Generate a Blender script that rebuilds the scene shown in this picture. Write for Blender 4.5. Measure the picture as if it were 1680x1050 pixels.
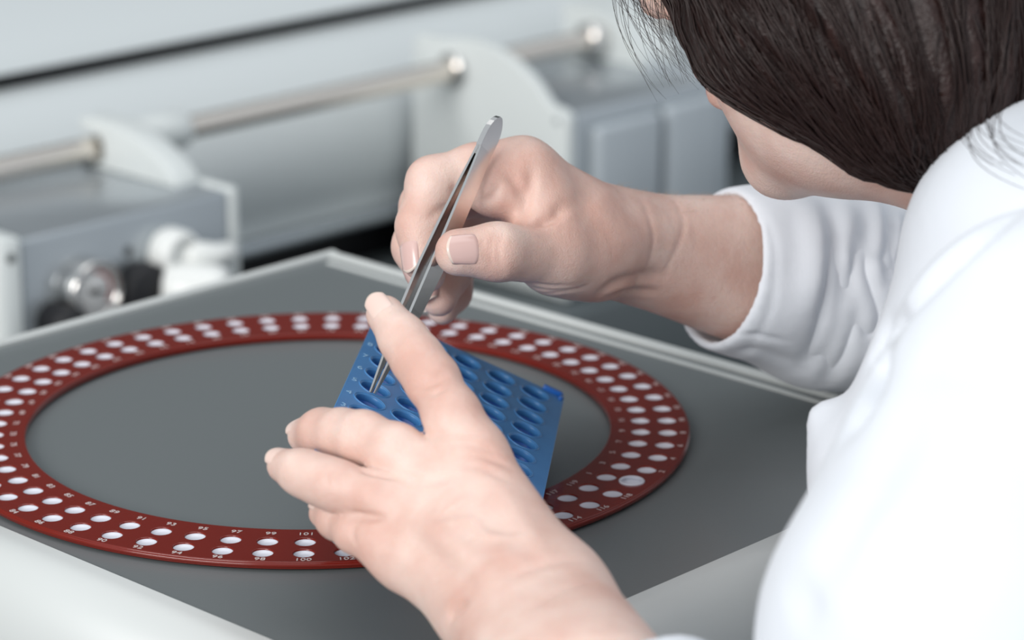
import bpy, bmesh, math, random
import numpy as np
from mathutils import Vector, Matrix
from mathutils.bvhtree import BVHTree

for o in list(bpy.data.objects): bpy.data.objects.remove(o, do_unlink=True)
scene = bpy.context.scene
COL = scene.collection
random.seed(7); rng = np.random.default_rng(7)

# ------------------------------------------------------------------ camera
FPX, PITCH, ROLL, RING = 4626.68, .3037, .0040, .13
CAM = np.array([.5520, -7.6538, 2.7075]) * RING
_fw = np.array([0, math.cos(PITCH), -math.sin(PITCH)]); _up = np.array([0, math.sin(PITCH), math.cos(PITCH)]); _rt = np.array([1., 0, 0])
AX_R = math.cos(ROLL) * _rt + math.sin(ROLL) * _up
AX_U = -math.sin(ROLL) * _rt + math.cos(ROLL) * _up
AX_F = _fw
cd = bpy.data.cameras.new('camera'); cam = bpy.data.objects.new('camera', cd); COL.objects.link(cam)
cam.matrix_world = Matrix(((AX_R[0], AX_U[0], -AX_F[0], CAM[0]), (AX_R[1], AX_U[1], -AX_F[1], CAM[1]), (AX_R[2], AX_U[2], -AX_F[2], CAM[2]), (0, 0, 0, 1)))
cd.sensor_width = 36; cd.lens = FPX * 36 / 1680; cd.clip_start = .02; cd.clip_end = 50
cd.dof.use_dof = True; cd.dof.focus_distance = .935; cd.dof.aperture_fstop = 9.0
scene.camera = cam

# ------------------------------------------------------------------ light
w = bpy.data.worlds.new('world'); scene.world = w; w.use_nodes = True
w.node_tree.nodes['Background'].inputs[0].default_value = (.86, .93, 1, 1)
w.node_tree.nodes['Background'].inputs[1].default_value = .64
def area(name, loc, target, size, size_y, power, color=(1, 1, 1)):
    l = bpy.data.lights.new(name, 'AREA'); l.shape = 'RECTANGLE'; l.size = size; l.size_y = size_y; l.energy = power; l.color = color
    o = bpy.data.objects.new(name, l); COL.objects.link(o); o.location = loc
    o.rotation_euler = (Vector(target) - Vector(loc)).to_track_quat('-Z', 'Y').to_euler()
    return o
area('ceiling_light', (.25, .15, 1.9), (.1, 0.05, 0), 2.0, 1.2, 11, (1, .99, .97))
area('window_light', (-2.3, -3.2, 1.75), (.1, 0, 0), 2.6, 1.8, 140, (1, .985, .96))
scene.view_settings.view_transform = 'Standard'; scene.view_settings.look = 'None'
scene.view_settings.gamma = 1; scene.view_settings.use_curve_mapping = False
scene.view_settings.exposure = 0.10

# ------------------------------------------------------------------ helpers
def ray(x, y): return AX_F + (x - 840) / FPX * AX_R - (y - 525) / FPX * AX_U
def P(x, y, t): return CAM + ray(x, y) * t
def at_z(x, y, z):
    d = ray(x, y); return CAM + d * (z - CAM[2]) / d[2]
ANG = math.radians(46.8)
MU = np.array([math.cos(ANG), math.sin(ANG), 0]); MN = np.array([-math.sin(ANG), math.cos(ANG), 0]); MZ = np.array([0, 0, 1.])
def M(s, d, z): return MU * s + MN * d + MZ * z
def on_d(x, y, d):                       # pixel -> (s, z) on the vertical plane d
    r = ray(x, y); p = CAM + r * ((d - CAM @ MN) / (r @ MN)); return p @ MU, p[2]
def on_s(x, y, s):                       # pixel -> (d, z) on the vertical plane s
    r = ray(x, y); p = CAM + r * ((s - CAM @ MU) / (r @ MU)); return p @ MN, p[2]
def link(o, parent=None):
    COL.objects.link(o)
    if parent is not None: o.parent = parent
    return o
def tag(o, label=None, cat=None, group=None, kind=None):
    if label: o['label'] = label
    if cat: o['category'] = cat
    if group: o['group'] = group
    if kind: o['kind'] = kind
    return o
def empty(name, loc=(0, 0, 0)):
    o = bpy.data.objects.new(name, None); o.location = loc; o.empty_display_size = .02; COL.objects.link(o); return o
def pobj(name, me, parent=None):
    """object with world-space mesh, parented to an empty with identity rotation"""
    o = bpy.data.objects.new(name, me); COL.objects.link(o)
    if parent is not None:
        o.parent = parent
        root = parent; off = Vector((0, 0, 0))
        while root is not None:
            off += Vector(root.location); root = root.parent
        o.location = -off
    return o
def mesh(name, verts, faces, mat=None, smooth=False):
    me = bpy.data.meshes.new(name)
    me.from_pydata([tuple(map(float, v)) for v in verts], [], [tuple(map(int, f)) for f in faces]); me.update()
    if mat: me.materials.append(mat)
    if smooth: me.polygons.foreach_set('use_smooth', [True] * len(me.polygons))
    return me
def fixn(me):
    bm = bmesh.new(); bm.from_mesh(me); bmesh.ops.remove_doubles(bm, verts=bm.verts, dist=1e-7); bmesh.ops.recalc_face_normals(bm, faces=bm.faces); bm.to_mesh(me); bm.free(); return me
def bevel(o, wd, seg=2, ang=40):
    m = o.modifiers.new('bevel', 'BEVEL'); m.width = wd; m.segments = seg; m.limit_method = 'ANGLE'; m.angle_limit = math.radians(ang)
    for p in o.data.polygons: p.use_smooth = True
    m.harden_normals = False
    return o
def prism(name, pts3, vec, mat):
    """closed polygon pts3 extruded by vec"""
    n = len(pts3); v = [np.array(p) for p in pts3] + [np.array(p) + vec for p in pts3]
    f = [list(range(n))[::-1], list(range(n, 2 * n))] + [[i, (i + 1) % n, n + (i + 1) % n, n + i] for i in range(n)]
    return fixn(mesh(name, v, f, mat))
def mbox(name, s0, s1, d0, d1, z0, z1, mat):
    return prism(name, [M(s0, d0, z0), M(s1, d0, z0), M(s1, d0, z1), M(s0, d0, z1)], MN * (d1 - d0), mat)
def tube_mesh(name, path, radii, mat, seg=16, cap=True):
    path = [np.array(p, float) for p in path]; V = []; F = []
    ref = None
    for i, p in enumerate(path):
        tdir = path[min(i + 1, len(path) - 1)] - path[max(i - 1, 0)]; tdir = tdir / (np.linalg.norm(tdir) + 1e-12)
        if ref is None:
            ref = np.cross(tdir, [0, 0, 1.]) if abs(tdir[2]) < .9 else np.cross(tdir, [1., 0, 0])
        ref = ref - tdir * (ref @ tdir); ref /= np.linalg.norm(ref); b = np.cross(tdir, ref)
        for k in range(seg):
            a = 2 * math.pi * k / seg; V.append(p + radii[i] * (math.cos(a) * ref + math.sin(a) * b))
    for i in range(len(path) - 1):
        for k in range(seg): F.append([i * seg + k, i * seg + (k + 1) % seg, (i + 1) * seg + (k + 1) % seg, (i + 1) * seg + k])
    if cap: F.append(list(range(seg))[::-1]); F.append([(len(path) - 1) * seg + k for k in range(seg)])
    return mesh(name, V, F, mat, True)
def lathe(name, prof, org, axis, mat, seg=40, mats=None):
    """prof: (radius, height along axis)"""
    axis = np.array(axis, float); axis /= np.linalg.norm(axis)
    e1 = np.cross(axis, [0, 0, 1.]);
    if np.linalg.norm(e1) < .1: e1 = np.array([1., 0, 0])
    e1 /= np.linalg.norm(e1); e2 = np.cross(axis, e1); org = np.array(org, float)
    path_r = [p[0] for p in prof]; V = []; F = []
    for r, h in prof:
        for k in range(seg):
            a = 2 * math.pi * k / seg; V.append(org + axis * h + r * (math.cos(a) * e1 + math.sin(a) * e2))
    for i in range(len(prof) - 1):
        for k in range(seg): F.append([i * seg + k, i * seg + (k + 1) % seg, (i + 1) * seg + (k + 1) % seg, (i + 1) * seg + k])
    F.append(list(range(seg))[::-1]); F.append([(len(prof) - 1) * seg + k for k in range(seg)])
    return mesh(name, V, F, mat, True)

# ------------------------------------------------------------------ materials
def mat(name, col, rough=.5, metal=0, coat=0, spec=.5, bump=None, noise=None, sss=None, sheen=0):
    m = bpy.data.materials.new(name); m.use_nodes = True; nt = m.node_tree; b = nt.nodes['Principled BSDF']
    b.inputs['Base Color'].default_value = (*col, 1); b.inputs['Roughness'].default_value = rough; b.inputs['Metallic'].default_value = metal
    b.inputs['Coat Weight'].default_value = coat; b.inputs['Coat Roughness'].default_value = .05; b.inputs['Specular IOR Level'].default_value = spec
    if sheen: b.inputs['Sheen Weight'].default_value = sheen
    tc = nt.nodes.new('ShaderNodeTexCoord')
    if noise:                            # (scale, colour2, detail, stretch)
        n = nt.nodes.new('ShaderNodeTexNoise'); n.inputs['Scale'].default_value = noise[0]; n.inputs['Detail'].default_value = noise[2]
        mp = nt.nodes.new('ShaderNodeMapping'); mp.inputs['Scale'].default_value = noise[3] if len(noise) > 3 else (1, 1, 1)
        nt.links.new(tc.outputs['Object'], mp.inputs[0]); nt.links.new(mp.outputs[0], n.inputs['Vector'])
        rp = nt.nodes.new('ShaderNodeValToRGB'); rp.color_ramp.elements[0].position = .35; rp.color_ramp.elements[1].position = .65
        rp.color_ramp.elements[0].color = (*col, 1); rp.color_ramp.elements[1].color = (*noise[1], 1)
        nt.links.new(n.outputs['Fac'], rp.inputs[0]); nt.links.new(rp.outputs[0], b.inputs['Base Color'])
    if bump:                             # list of (scale, strength, distance)
        prev = None
        for sc, st, di in bump:
            n = nt.nodes.new('ShaderNodeTexNoise'); n.inputs['Scale'].default_value = sc; n.inputs['Detail'].default_value = 4
            nt.links.new(tc.outputs['Object'], n.inputs['Vector'])
            bp = nt.nodes.new('ShaderNodeBump'); bp.inputs['Strength'].default_value = st; bp.inputs['Distance'].default_value = di
            nt.links.new(n.outputs['Fac'], bp.inputs['Height'])
            if prev: nt.links.new(prev.outputs[0], bp.inputs['Normal'])
            prev = bp
        nt.links.new(prev.outputs[0], b.inputs['Normal'])
    if sss:
        b.inputs['Subsurface Weight'].default_value = sss[0]; b.inputs['Subsurface Radius'].default_value = (1, .35, .2); b.inputs['Subsurface Scale'].default_value = sss[1]
    return m
MT = {}
MT['lid'] = mat('grey_lid_paint', (.152, .168, .172), .33, bump=[(900, .05, .0004)])
MT['bezel'] = mat('light_grey_plastic', (.58, .60, .59), .42)
MT['arm_hair'] = mat('fine_blond_hair', (.45, .33, .24), .5)
MT['white_paint'] = mat('white_paint', (.61, .645, .65), .24)
MT['plate_white'] = mat('white_plate', (.66, .69, .68), .45)
MT['module_grey'] = mat('module_grey_metal', (.42, .455, .48), .26, .55)
MT['module_panel'] = mat('module_panel_grey', (.42, .46, .49), .30, .1)
MT['black'] = mat('black_gap', (.006, .006, .008), .6)
MT['plinth'] = mat('plinth_grey', (.085, .10, .105), .45)
MT['dark'] = mat('dark_grey', (.06, .068, .07), .5)
MT['steel'] = mat('polished_steel', (.72, .70, .68), .16, 1)
MT['rod_steel'] = mat('rod_steel', (.80, .73, .66), .17, 1)
MT['ring_red'] = mat('red_lacquer', (.17, .013, .007), .12, spec=.5, bump=[(300, .015, .0005)])
MT['ring_base'] = mat('dark_red_base', (.05, .008, .006), .35)
MT['cup'] = mat('white_cup', (.66, .67, .74), .22, spec=.5)
MT['number'] = mat('white_print', (.62, .55, .54), .5)
MT['blue'] = mat('blue_plastic', (.065, .225, .49), .30, spec=.5, noise=(60, (.055, .20, .45), 3), bump=[(700, .06, .0004)], sss=(.0, .001))
MT['blue_number'] = mat('embossed_blue', (.30, .52, .74), .35)
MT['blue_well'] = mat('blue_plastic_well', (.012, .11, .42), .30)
MT['skin'] = mat('skin', (.67, .415, .345), .42, spec=.38, noise=(42, (.80, .60, .525), 5), bump=[(1700, .35, .0006), (500, .22, .0008)], sss=(.25, .004))
MT['nail_pale'] = mat('pale_fingernail', (.80, .60, .53), .28, spec=.4)
MT['nail'] = mat('fingernail', (.68, .46, .42), .18, spec=.5, coat=.3)
MT['nail_edge'] = mat('nail_free_edge', (.78, .64, .56), .25)
MT['lip'] = mat('lip_skin', (.55, .20, .19), .35)
MT['hair'] = mat('dark_brown_hair', (.014, .006, .005), .45, spec=.35, noise=(220, (.030, .013, .011), 4, (1, 1, .12)), bump=[(500, .5, .002)])
MT['strand'] = mat('dark_brown_strand', (.022, .010, .0085), .40, spec=.35)
MT['coat'] = mat('white_cotton', (.74, .77, .82), .85, spec=.2, bump=[(1200, .12, .0005), (30, .25, .004)], sheen=.15)
MT['dial'] = mat('white_dial', (.80, .79, .78), .5)
MT['dial_red'] = mat('red_dial_print', (.5, .12, .10), .5)
MT['glass_white'] = mat('white_knob', (.78, .79, .77), .3)
MT['floor'] = mat('floor_grey', (.25, .26, .27), .6)
MT['wall'] = mat('wall_grey', (.10, .11, .11), .8)

# ------------------------------------------------------------------ setting
def quad(name, a, b, c, d, m): return mesh(name, [a, b, c, d], [[0, 1, 2, 3]], m)
o = pobj('floor', prism('floor', [(-4, -4, -1.12), (4, -4, -1.12), (4, 5, -1.12), (-4, 5, -1.12)], np.array([0, 0, .02]), MT['floor'])); tag(o, kind='structure')
o = pobj('wall_back', prism('wall_back', [M(-4, 1.6, -1.1), M(5, 1.6, -1.1), M(5, 1.6, 1.8), M(-4, 1.6, 1.8)], MN * .05, MT['wall'])); tag(o, kind='structure')

# ------------------------------------------------------------------ lab bench carrying everything
bench = empty('lab_bench', M(.5, .75, -1.1))
o = pobj('bench_top', mbox('bench_top', -.55, 1.7, -.30, 1.3, -.36, -.32, MT['dark']), bench); bevel(o, .003)
for s in (-.45, 1.6):
    for d in (-.22, 1.2): pobj('leg', mbox('leg', s - .03, s + .03, d - .03, d + .03, -1.10, -.36, MT['dark']), bench)
tag(bench, 'dark grey bench under the two white instruments', 'bench')

# ------------------------------------------------------------------ instrument under the carousel
S0, S1, D0, D1, ZL = -.1425, .1615, -.1890, .1670, -.0034
inst = empty('sample_changer', M(.01, -.01, -.32))
tag(inst, 'light grey square instrument with dark grey lid under the red ring', 'instrument')
o = pobj('top_panel', mbox('top_panel', S0, S1, D0, D1, ZL - .008, ZL, MT['lid']), inst)
def sweep_profile(name, prof, a, b, out, mat):
    """profile (outward, z) swept from a to b"""
    V = [a + out * p[0] + MZ * p[1] for p in prof] + [b + out * p[0] + MZ * p[1] for p in prof]
    n = len(prof); F = [[i, i + 1, n + i + 1, n + i] for i in range(n - 1)] + [list(range(n)), list(range(n, 2 * n))[::-1]]
    me = fixn(mesh(name, V, F, mat)); return me
def arc_profile(wd, drop, seg=14, z=0):
    pr = [(0, z)]
    for i in range(seg + 1):
        a = math.pi / 2 * i / seg; pr.append((.004 + (wd - .004) * math.sin(a), z - drop * (1 - math.cos(a))))
    return pr
front = arc_profile(.024, .030, 16, ZL + .0005) + [(.024, ZL - .036), (0, ZL - .036)]
cornL, cornF, cornR, cornB = M(S0, D1, 0), M(S0, D0, 0), M(S1, D0, 0), M(S1, D1, 0)
o = pobj('front_edge', sweep_profile('front_edge', front, M(S0, D1, 0), M(S0, D0, 0), -MU, MT['bezel']), inst)
for p in o.data.polygons: p.use_smooth = len(p.vertices) == 4
o = pobj('front_edge', sweep_profile('front_edge', front, M(S0, D0, 0), M(S1, D0, 0), -MN, MT['bezel']), inst)
for p in o.data.polygons: p.use_smooth = len(p.vertices) == 4
# rounded corner between the two front edges
V = []; F = []; NS = 12
for k in range(NS + 1):
    a = math.pi / 2 * k / NS; dirv = -MU * math.cos(a) - MN * math.sin(a)
    for p in front: V.append(M(S0, D0, 0) + dirv * p[0] + MZ * p[1])
nf = len(front)
for k in range(NS):
    for i in range(nf - 1): F.append([k * nf + i, k * nf + i + 1, (k + 1) * nf + i + 1, (k + 1) * nf + i])
pobj('front_corner', fixn(mesh('front_corner', V, F, MT['bezel'], True)), inst)
lip = [(0, ZL - .010), (0, ZL + .0012), (.0008, ZL + .002), (.0040, ZL + .002), (.0052, ZL + .001), (.0055, ZL - .010)]
pobj('rear_lip', sweep_profile('rear_lip', lip, M(S0, D1, 0), M(S1 + .0055, D1, 0), MN, MT['bezel']), inst)
pobj('rear_lip', sweep_profile('rear_lip', lip, M(S1, D0, 0), M(S1, D1, 0), MU, MT['bezel']), inst)
groove = [(-.0075, ZL - .002), (-.0075, ZL + .0006), (-.0055, ZL + .0008), (-.0052, ZL - .002)]
pobj('rear_trim', sweep_profile('rear_trim', groove, M(S1, D0, 0), M(S1, D1 - .006, 0), MU, MT['bezel']), inst)
pobj('gap', mbox('gap', S0 - .021, S1 - .001, D0 - .021, D1 - .001, ZL - .043, ZL - .036, MT['black']), inst)
o = pobj('body', mbox('body', S0 - .026, S1, D0 - .026, D1, -.32, ZL - .043, MT['white_paint']), inst); bevel(o, .004, 3)

# ------------------------------------------------------------------ red ring carousel
ring = empty('sample_carousel', (0, 0, ZL))
tag(ring, 'glossy dark red ring with numbered white wells lying on the grey lid', 'sample carousel')
R_OUT, R_IN, PH = .1380, .1087, -.4975
HOLE = .00345
def circ(r, n, c=(0, 0)): return [(c[0] + r * math.cos(2 * math.pi * i / n), c[1] + r * math.sin(2 * math.pi * i / n)) for i in range(n)]
RH = (.9233 * .13, .13)
def hole_pos(ringi, k):
    a = PH + math.radians(6 * k); return (RH[ringi] * math.cos(a), RH[ringi] * math.sin(a)), a
cu = bpy.data.curves.new('ring_curve', 'CURVE'); cu.dimensions = '2D'; cu.fill_mode = 'BOTH'; cu.extrude = .0009; cu.bevel_depth = .0004; cu.bevel_resolution = 2
def addc(pts):
    sp = cu.splines.new('POLY'); sp.points.add(len(pts) - 1)
    for i, p in enumerate(pts): sp.points[i].co = (p[0], p[1], 0, 1)
    sp.use_cyclic_u = True
addc(circ(R_OUT - .0004, 256)); addc(circ(R_IN + .0004, 256))
for k in range(60):
    for ri in (0, 1):
        c, a = hole_pos(ri, k); addc(circ((.0041 if (ri == 1 and k == 0) else HOLE) + .0004, 28, c))
tmp = bpy.data.objects.new('tmp', cu); COL.objects.link(tmp)
bpy.context.view_layer.update()
me = bpy.data.meshes.new_from_object(tmp.evaluated_get(bpy.context.evaluated_depsgraph_get())); me.name = 'ring_plate'
bpy.data.objects.remove(tmp); me.materials.clear(); me.materials.append(MT['ring_red'])
for v in me.vertices: v.co.z -= .0013
pobj('ring_plate', me, ring)
def annulus(name, r0, r1, z0, z1, m, seg=160):
    return lathe_ring(name, [(r0, z0), (r1, z0), (r1, z1), (r0, z1)], m, seg)
def lathe_ring(name, prof, m, seg=160):
    V = []; F = []; n = len(prof)
    for k in range(seg):
        a = 2 * math.pi * k / seg
        for r, z in prof: V.append((r * math.cos(a), r * math.sin(a), z))
    for k in range(seg):
        for i in range(n): F.append([k * n + i, k * n + (i + 1) % n, ((k + 1) % seg) * n + (i + 1) % n, ((k + 1) % seg) * n + i])
    me = fixn(mesh(name, V, F, m)); return me
pobj('ring_base', annulus('ring_base', R_IN + .002, R_OUT - .0045, ZL, -.0022, MT['ring_base']), ring)
rim = lathe_ring('ring_rim', [(R_OUT - .0012, -.0022), (R_OUT - .0003, -.0022), (R_OUT + .0003, -.0018), (R_OUT + .0004, -.0010), (R_OUT + .0001, -.0005), (R_OUT - .0012, -.0005)], MT['ring_red'], 240)
for p in rim.polygons: p.use_smooth = True
pobj('ring_rim', rim, ring)
prof = [(.0003, -.0013), (HOLE * .5, -.00120), (HOLE * .8, -.00095), (HOLE - .0003, -.0006), (HOLE + .0003, -.0004), (HOLE + .0006, -.0016)][::-1]
cup = lathe('sample_well', prof, (0, 0, 0), (0, 0, 1), MT['cup'], 24)
for k in range(60):
    for ri in (0, 1):
        c, a = hole_pos(ri, k)
        o = bpy.data.objects.new('sample_well', cup); link(o, ring); o.location = (c[0], c[1], -ZL)
        if ri == 1 and k == 0: o.scale = (1.2, 1.2, 1)
mk = lathe_ring('marker_ring', [(.0036, -.0004), (.0046, -.0004), (.0046, .0004), (.0042, .0007), (.0036, .0005)], MT['cup'], 40)
c, a = hole_pos(1, 0); o = bpy.data.objects.new('marker_ring', mk); link(o, ring); o.location = (c[0], c[1], -ZL)
def text_mesh(s, size, m, name):
    tcu = bpy.data.curves.new('t', 'FONT'); tcu.body = s; tcu.size = size; tcu.align_x = 'CENTER'; tcu.align_y = 'CENTER'; tcu.extrude = .00004
    t = bpy.data.objects.new('t', tcu); COL.objects.link(t); bpy.context.view_layer.update()
    me = bpy.data.meshes.new_from_object(t.evaluated_get(bpy.context.evaluated_depsgraph_get())); me.name = name
    bpy.data.objects.remove(t); bpy.data.curves.remove(tcu); me.materials.clear(); me.materials.append(m); return me
for k in range(60):
    for ri in (0, 1):
        num = 2 * k + 1 if ri == 0 else 2 * k
        if num == 0: continue
        c, a = hole_pos(ri, k); rr = .1132 if ri == 0 else .1358
        o = bpy.data.objects.new('position_number', text_mesh(str(num), .0031, MT['number'], 'position_number')); link(o, ring)
        o.location = (rr * math.cos(a), rr * math.sin(a), -ZL + .00008); o.rotation_euler = (0, 0, a + math.pi / 2); o.scale = (1.25, 1, 1)

# ------------------------------------------------------------------ blue sample rack
PITCH_R = .0135
RU = np.array([.91039, -.08015, -.40591]); RV = np.array([.08163, .99657, -.01371]); RN = np.array([.40561, -.02065, .91381])
RC = np.array([.05231, -.06792, .03331])
NR = 11
def rackp(c, r, h=0): return RC + RU * ((c - 2) * PITCH_R) - RV * ((r - 4) * PITCH_R) + RN * h
rack = empty('sample_rack', RC)
rack.matrix_world = Matrix(((RU[0], RV[0], RN[0], RC[0]), (RU[1], RV[1], RN[1], RC[1]), (RU[2], RV[2], RN[2], RC[2]), (0, 0, 0, 1)))
tag(rack, 'blue plastic rack with rows of round wells, held in the near hand', 'sample rack')
cu = bpy.data.curves.new('rack_curve', 'CURVE'); cu.dimensions = '2D'; cu.fill_mode = 'BOTH'; cu.extrude = .0009; cu.bevel_depth = .0003; cu.bevel_resolution = 1
X0, X1, Y1, Y0 = -2.72 * PITCH_R, 2.80 * PITCH_R, 3.72 * PITCH_R, -(NR - 4 + .7) * PITCH_R
rc = [(X0, Y0), (X1, Y0), (X1, Y1), (X0, Y1)]
addc(rc); WR = .0052
for cc in range(5):
    for r in range(1, NR + 1): addc(circ(WR, 32, ((cc - 2) * PITCH_R, -(r - 4) * PITCH_R)))
tmp = bpy.data.objects.new('tmp', cu); COL.objects.link(tmp); bpy.context.view_layer.update()
me = bpy.data.meshes.new_from_object(tmp.evaluated_get(bpy.context.evaluated_depsgraph_get())); me.name = 'rack_plate'
bpy.data.objects.remove(tmp); me.materials.clear(); me.materials.append(MT['blue'])
for v in me.vertices: v.co.z -= .0012
link(bpy.data.objects.new('rack_plate', me), rack)
def lbox(name, x0, x1, y0, y1, z0, z1, m):
    return prism(name, [(x0, y0, z0), (x1, y0, z0), (x1, y1, z0), (x0, y1, z0)], np.array([0, 0, z1 - z0]), m)
HB = -.0085
for b in ((X0, X0 + .0013, Y0, Y1), (X1 - .0013, X1, Y0, Y1), (X0 + .0013, X1 - .0013, Y0, Y0 + .0013), (X0 + .0013, X1 - .0013, Y1 - .0013, Y1)):
    link(bpy.data.objects.new('side_wall', lbox('side_wall', *b, HB, -.0023, MT['blue'])), rack)
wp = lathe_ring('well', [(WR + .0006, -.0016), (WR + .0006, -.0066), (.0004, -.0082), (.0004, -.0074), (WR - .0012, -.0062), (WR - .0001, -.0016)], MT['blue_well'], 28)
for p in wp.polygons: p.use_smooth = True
lipm = lathe_ring('well_lip', [(WR - .0001, -.0008), (WR + .0003, .0003), (WR + .0006, .0003), (WR + .0009, -.0002)], MT['blue'], 32)
for p in lipm.polygons: p.use_smooth = True
for cc in range(5):
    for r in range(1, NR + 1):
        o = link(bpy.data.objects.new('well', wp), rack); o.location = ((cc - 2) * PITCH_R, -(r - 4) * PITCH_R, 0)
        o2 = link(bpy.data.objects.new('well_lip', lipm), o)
for r in range(1, NR):
    o = link(bpy.data.objects.new('row_number', text_mesh(str(11 - r), .0044, MT['blue_number'], 'row_number')), rack)
    o.location = (X0 + .0022, -(r - 4) * PITCH_R - .0002, .0001)
tb = lbox('latch_tab', X1 - .0085, X1 - .001, Y1 - .0015, Y1 + .0006, -.002, .0016, MT['blue_well'])
bevel(link(bpy.data.objects.new('latch_tab', tb), rack), .0004)
tb = lbox('latch_tab', X1 - .002, X1 - .0005, Y1 - .005, Y1 + .0004, -.002, .0012, MT['blue_well'])
bevel(link(bpy.data.objects.new('latch_tab', tb), rack), .0004)

# ------------------------------------------------------------------ tweezers
def t_rack(x, y, h=0):
    r = ray(x, y); return ((RC + RN * h - CAM) @ RN) / (r @ RN)
TT = t_rack(611, 645, .0015); TE = TT + .020
tw_t = lambda y: TT + (TE - TT) * (645 - y) / (645 - 190)
TP, EP = P(611, 645, TT), P(819, 192, TE)
twz = empty('tweezers', TP)
tag(twz, 'slim polished steel tweezers held between thumb and forefinger', 'tweezers')
A = EP - TP; TL = np.linalg.norm(A); A /= TL
vw = (TP + EP) / 2 - CAM; vw /= np.linalg.norm(vw)
e = np.cross(vw, A); e /= np.linalg.norm(e)
if e @ AX_R < 0: e = -e
dcam = np.cross(A, e)
if dcam @ vw > 0: dcam = -dcam
th = math.radians(36)
G = math.cos(th) * e + math.sin(th) * dcam; Wd = np.cross(A, G)
def arm_mesh(sign):
    fr = [0, .04, .1, .2, .3, .45, .6, .75, .88, .93]
    off = [.0009, .0011, .0014, .0019, .0022, .0023, .0019, .0013, .0006, .0004]
    wid = [.0007, .0009, .0014, .0024, .0034, .0042, .0044, .0043, .0042, .0041]
    thk = [.0007, .0008, .0009, .0010, .0011, .0011, .0011, .0010, .0008, .0007]
    V = []; F = []
    for f, o_, w_, t_ in zip(fr, off, wid, thk):
        c = TP + A * (f * TL) + G * (sign * o_)
        b = .00025
        for gx, wx in ((-t_ / 2, -w_ + b), (-t_ / 2 + b, -w_), (t_ / 2 - b, -w_), (t_ / 2, -w_ + b), (t_ / 2, w_ - b), (t_ / 2 - b, w_), (-t_ / 2 + b, w_), (-t_ / 2, w_ - b)):
            V.append(c + G * gx + Wd * wx)
    n = 8
    for i in range(len(fr) - 1):
        for k in range(n): F.append([i * n + k, i * n + (k + 1) % n, (i + 1) * n + (k + 1) % n, (i + 1) * n + k])
    F.append(list(range(n))[::-1]); F.append([(len(fr) - 1) * n + k for k in range(n)])
    return fixn(mesh('arm', V, F, MT['steel']))
for sgn in (-1, 1): pobj('arm', arm_mesh(sgn), twz)
V = []; F = []
fr = [.85, .88, .91, .935, .955, .975, .99, 1.0]; wid = [.0036, .0042, .0043, .0042, .0038, .0030, .0019, .0007]
for f, w_ in zip(fr, wid):
    c = TP + A * (f * TL); tt = .0004 if f < .86 else .0010
    for gx, wx in ((-tt, -w_), (tt, -w_), (tt, w_), (-tt, w_)): V.append(c + G * gx + Wd * wx)
for i in range(len(fr) - 1):
    for k in range(4): F.append([i * 4 + k, i * 4 + (k + 1) % 4, (i + 1) * 4 + (k + 1) % 4, (i + 1) * 4 + k])
F += [[3, 2, 1, 0], [len(V) - 4 + k for k in range(4)]]
pobj('joined_end', fixn(mesh('joined_end', V, F, MT['steel'])), twz)
# ------------------------------------------------------------------ analyser behind the lid
ana = empty('analyser', M(.6, .75, -.32))
tag(ana, 'large white curved analyser housing with a black slot running along it', 'analyser')
SA, SB = -.25, 1.55
def strip(name, prof, m, thick=.006, s0=SA, s1=SB):
    """open profile (d,z) extruded along the machine, given thickness backwards"""
    n = len(prof); V = [M(s0, d, z) for d, z in prof] + [M(s1, d, z) for d, z in prof]
    V += [M(s0, d + thick, z) for d, z in prof] + [M(s1, d + thick, z) for d, z in prof]
    F = []
    for i in range(n - 1):
        F.append([i, i + 1, n + i + 1, n + i]); F.append([2 * n + i, 3 * n + i, 3 * n + i + 1, 2 * n + i + 1])
    F += [[0, n, 3 * n, 2 * n], [n - 1, 2 * n - 1 + 0, 4 * n - 1, 3 * n - 1]]
    F += [[i, 2 * n + i, 2 * n + i + 1, i + 1] for i in range(n - 1)] + [[n + i, n + i + 1, 3 * n + i + 1, 3 * n + i] for i in range(n - 1)]
    me = fixn(mesh(name, V, F, m)); me.polygons.foreach_set('use_smooth', [True] * len(me.polygons)); return me
low = []
for i in range(15):                       # convex lower housing
    f = i / 14; a = math.radians(-28 + 103 * f)
    low.append((.600 + .075 * (1 - math.cos(a)), -.105 + .075 * math.sin(a)))
low = [(.609, -.150)] + low
o = pobj('lower_housing', strip('lower_housing', low, MT['white_paint']), ana); m = o.modifiers.new('e', 'EDGE_SPLIT'); m.split_angle = math.radians(40)
upz = low[-1][1]; upd = low[-1][0]
upp = [(upd - .006, upz + .0110), (upd - .004, upz + .0145), (upd + .006, upz + .022), (upd + .030, upz + .050), (upd + .044, upz + .072), (upd + .056, upz + .080), (upd + .30, upz + .082)]
o = pobj('upper_housing', strip('upper_housing', upp, MT['white_paint']), ana); m = o.modifiers.new('e', 'EDGE_SPLIT'); m.split_angle = math.radians(40)
pobj('slot', mbox('slot', SA, SB, upd + .001, upd + .012, upz - .012, upz + .018, MT['black']), ana)
pobj('foot_strip', strip('foot_strip', [(.608, -.161), (.601, -.159), (.601, -.153), (.608, -.151)], MT['module_grey']), ana)
pobj('base', mbox('base', SA, SB, .63, .9, -.32, -.160, MT['black']), ana)  # deep shade beneath the curved housing, put in as a black block
pobj('back_body', mbox('back_body', SA, SB, .80, 1.1, -.32, upz + .078, MT['white_paint']), ana)

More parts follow.
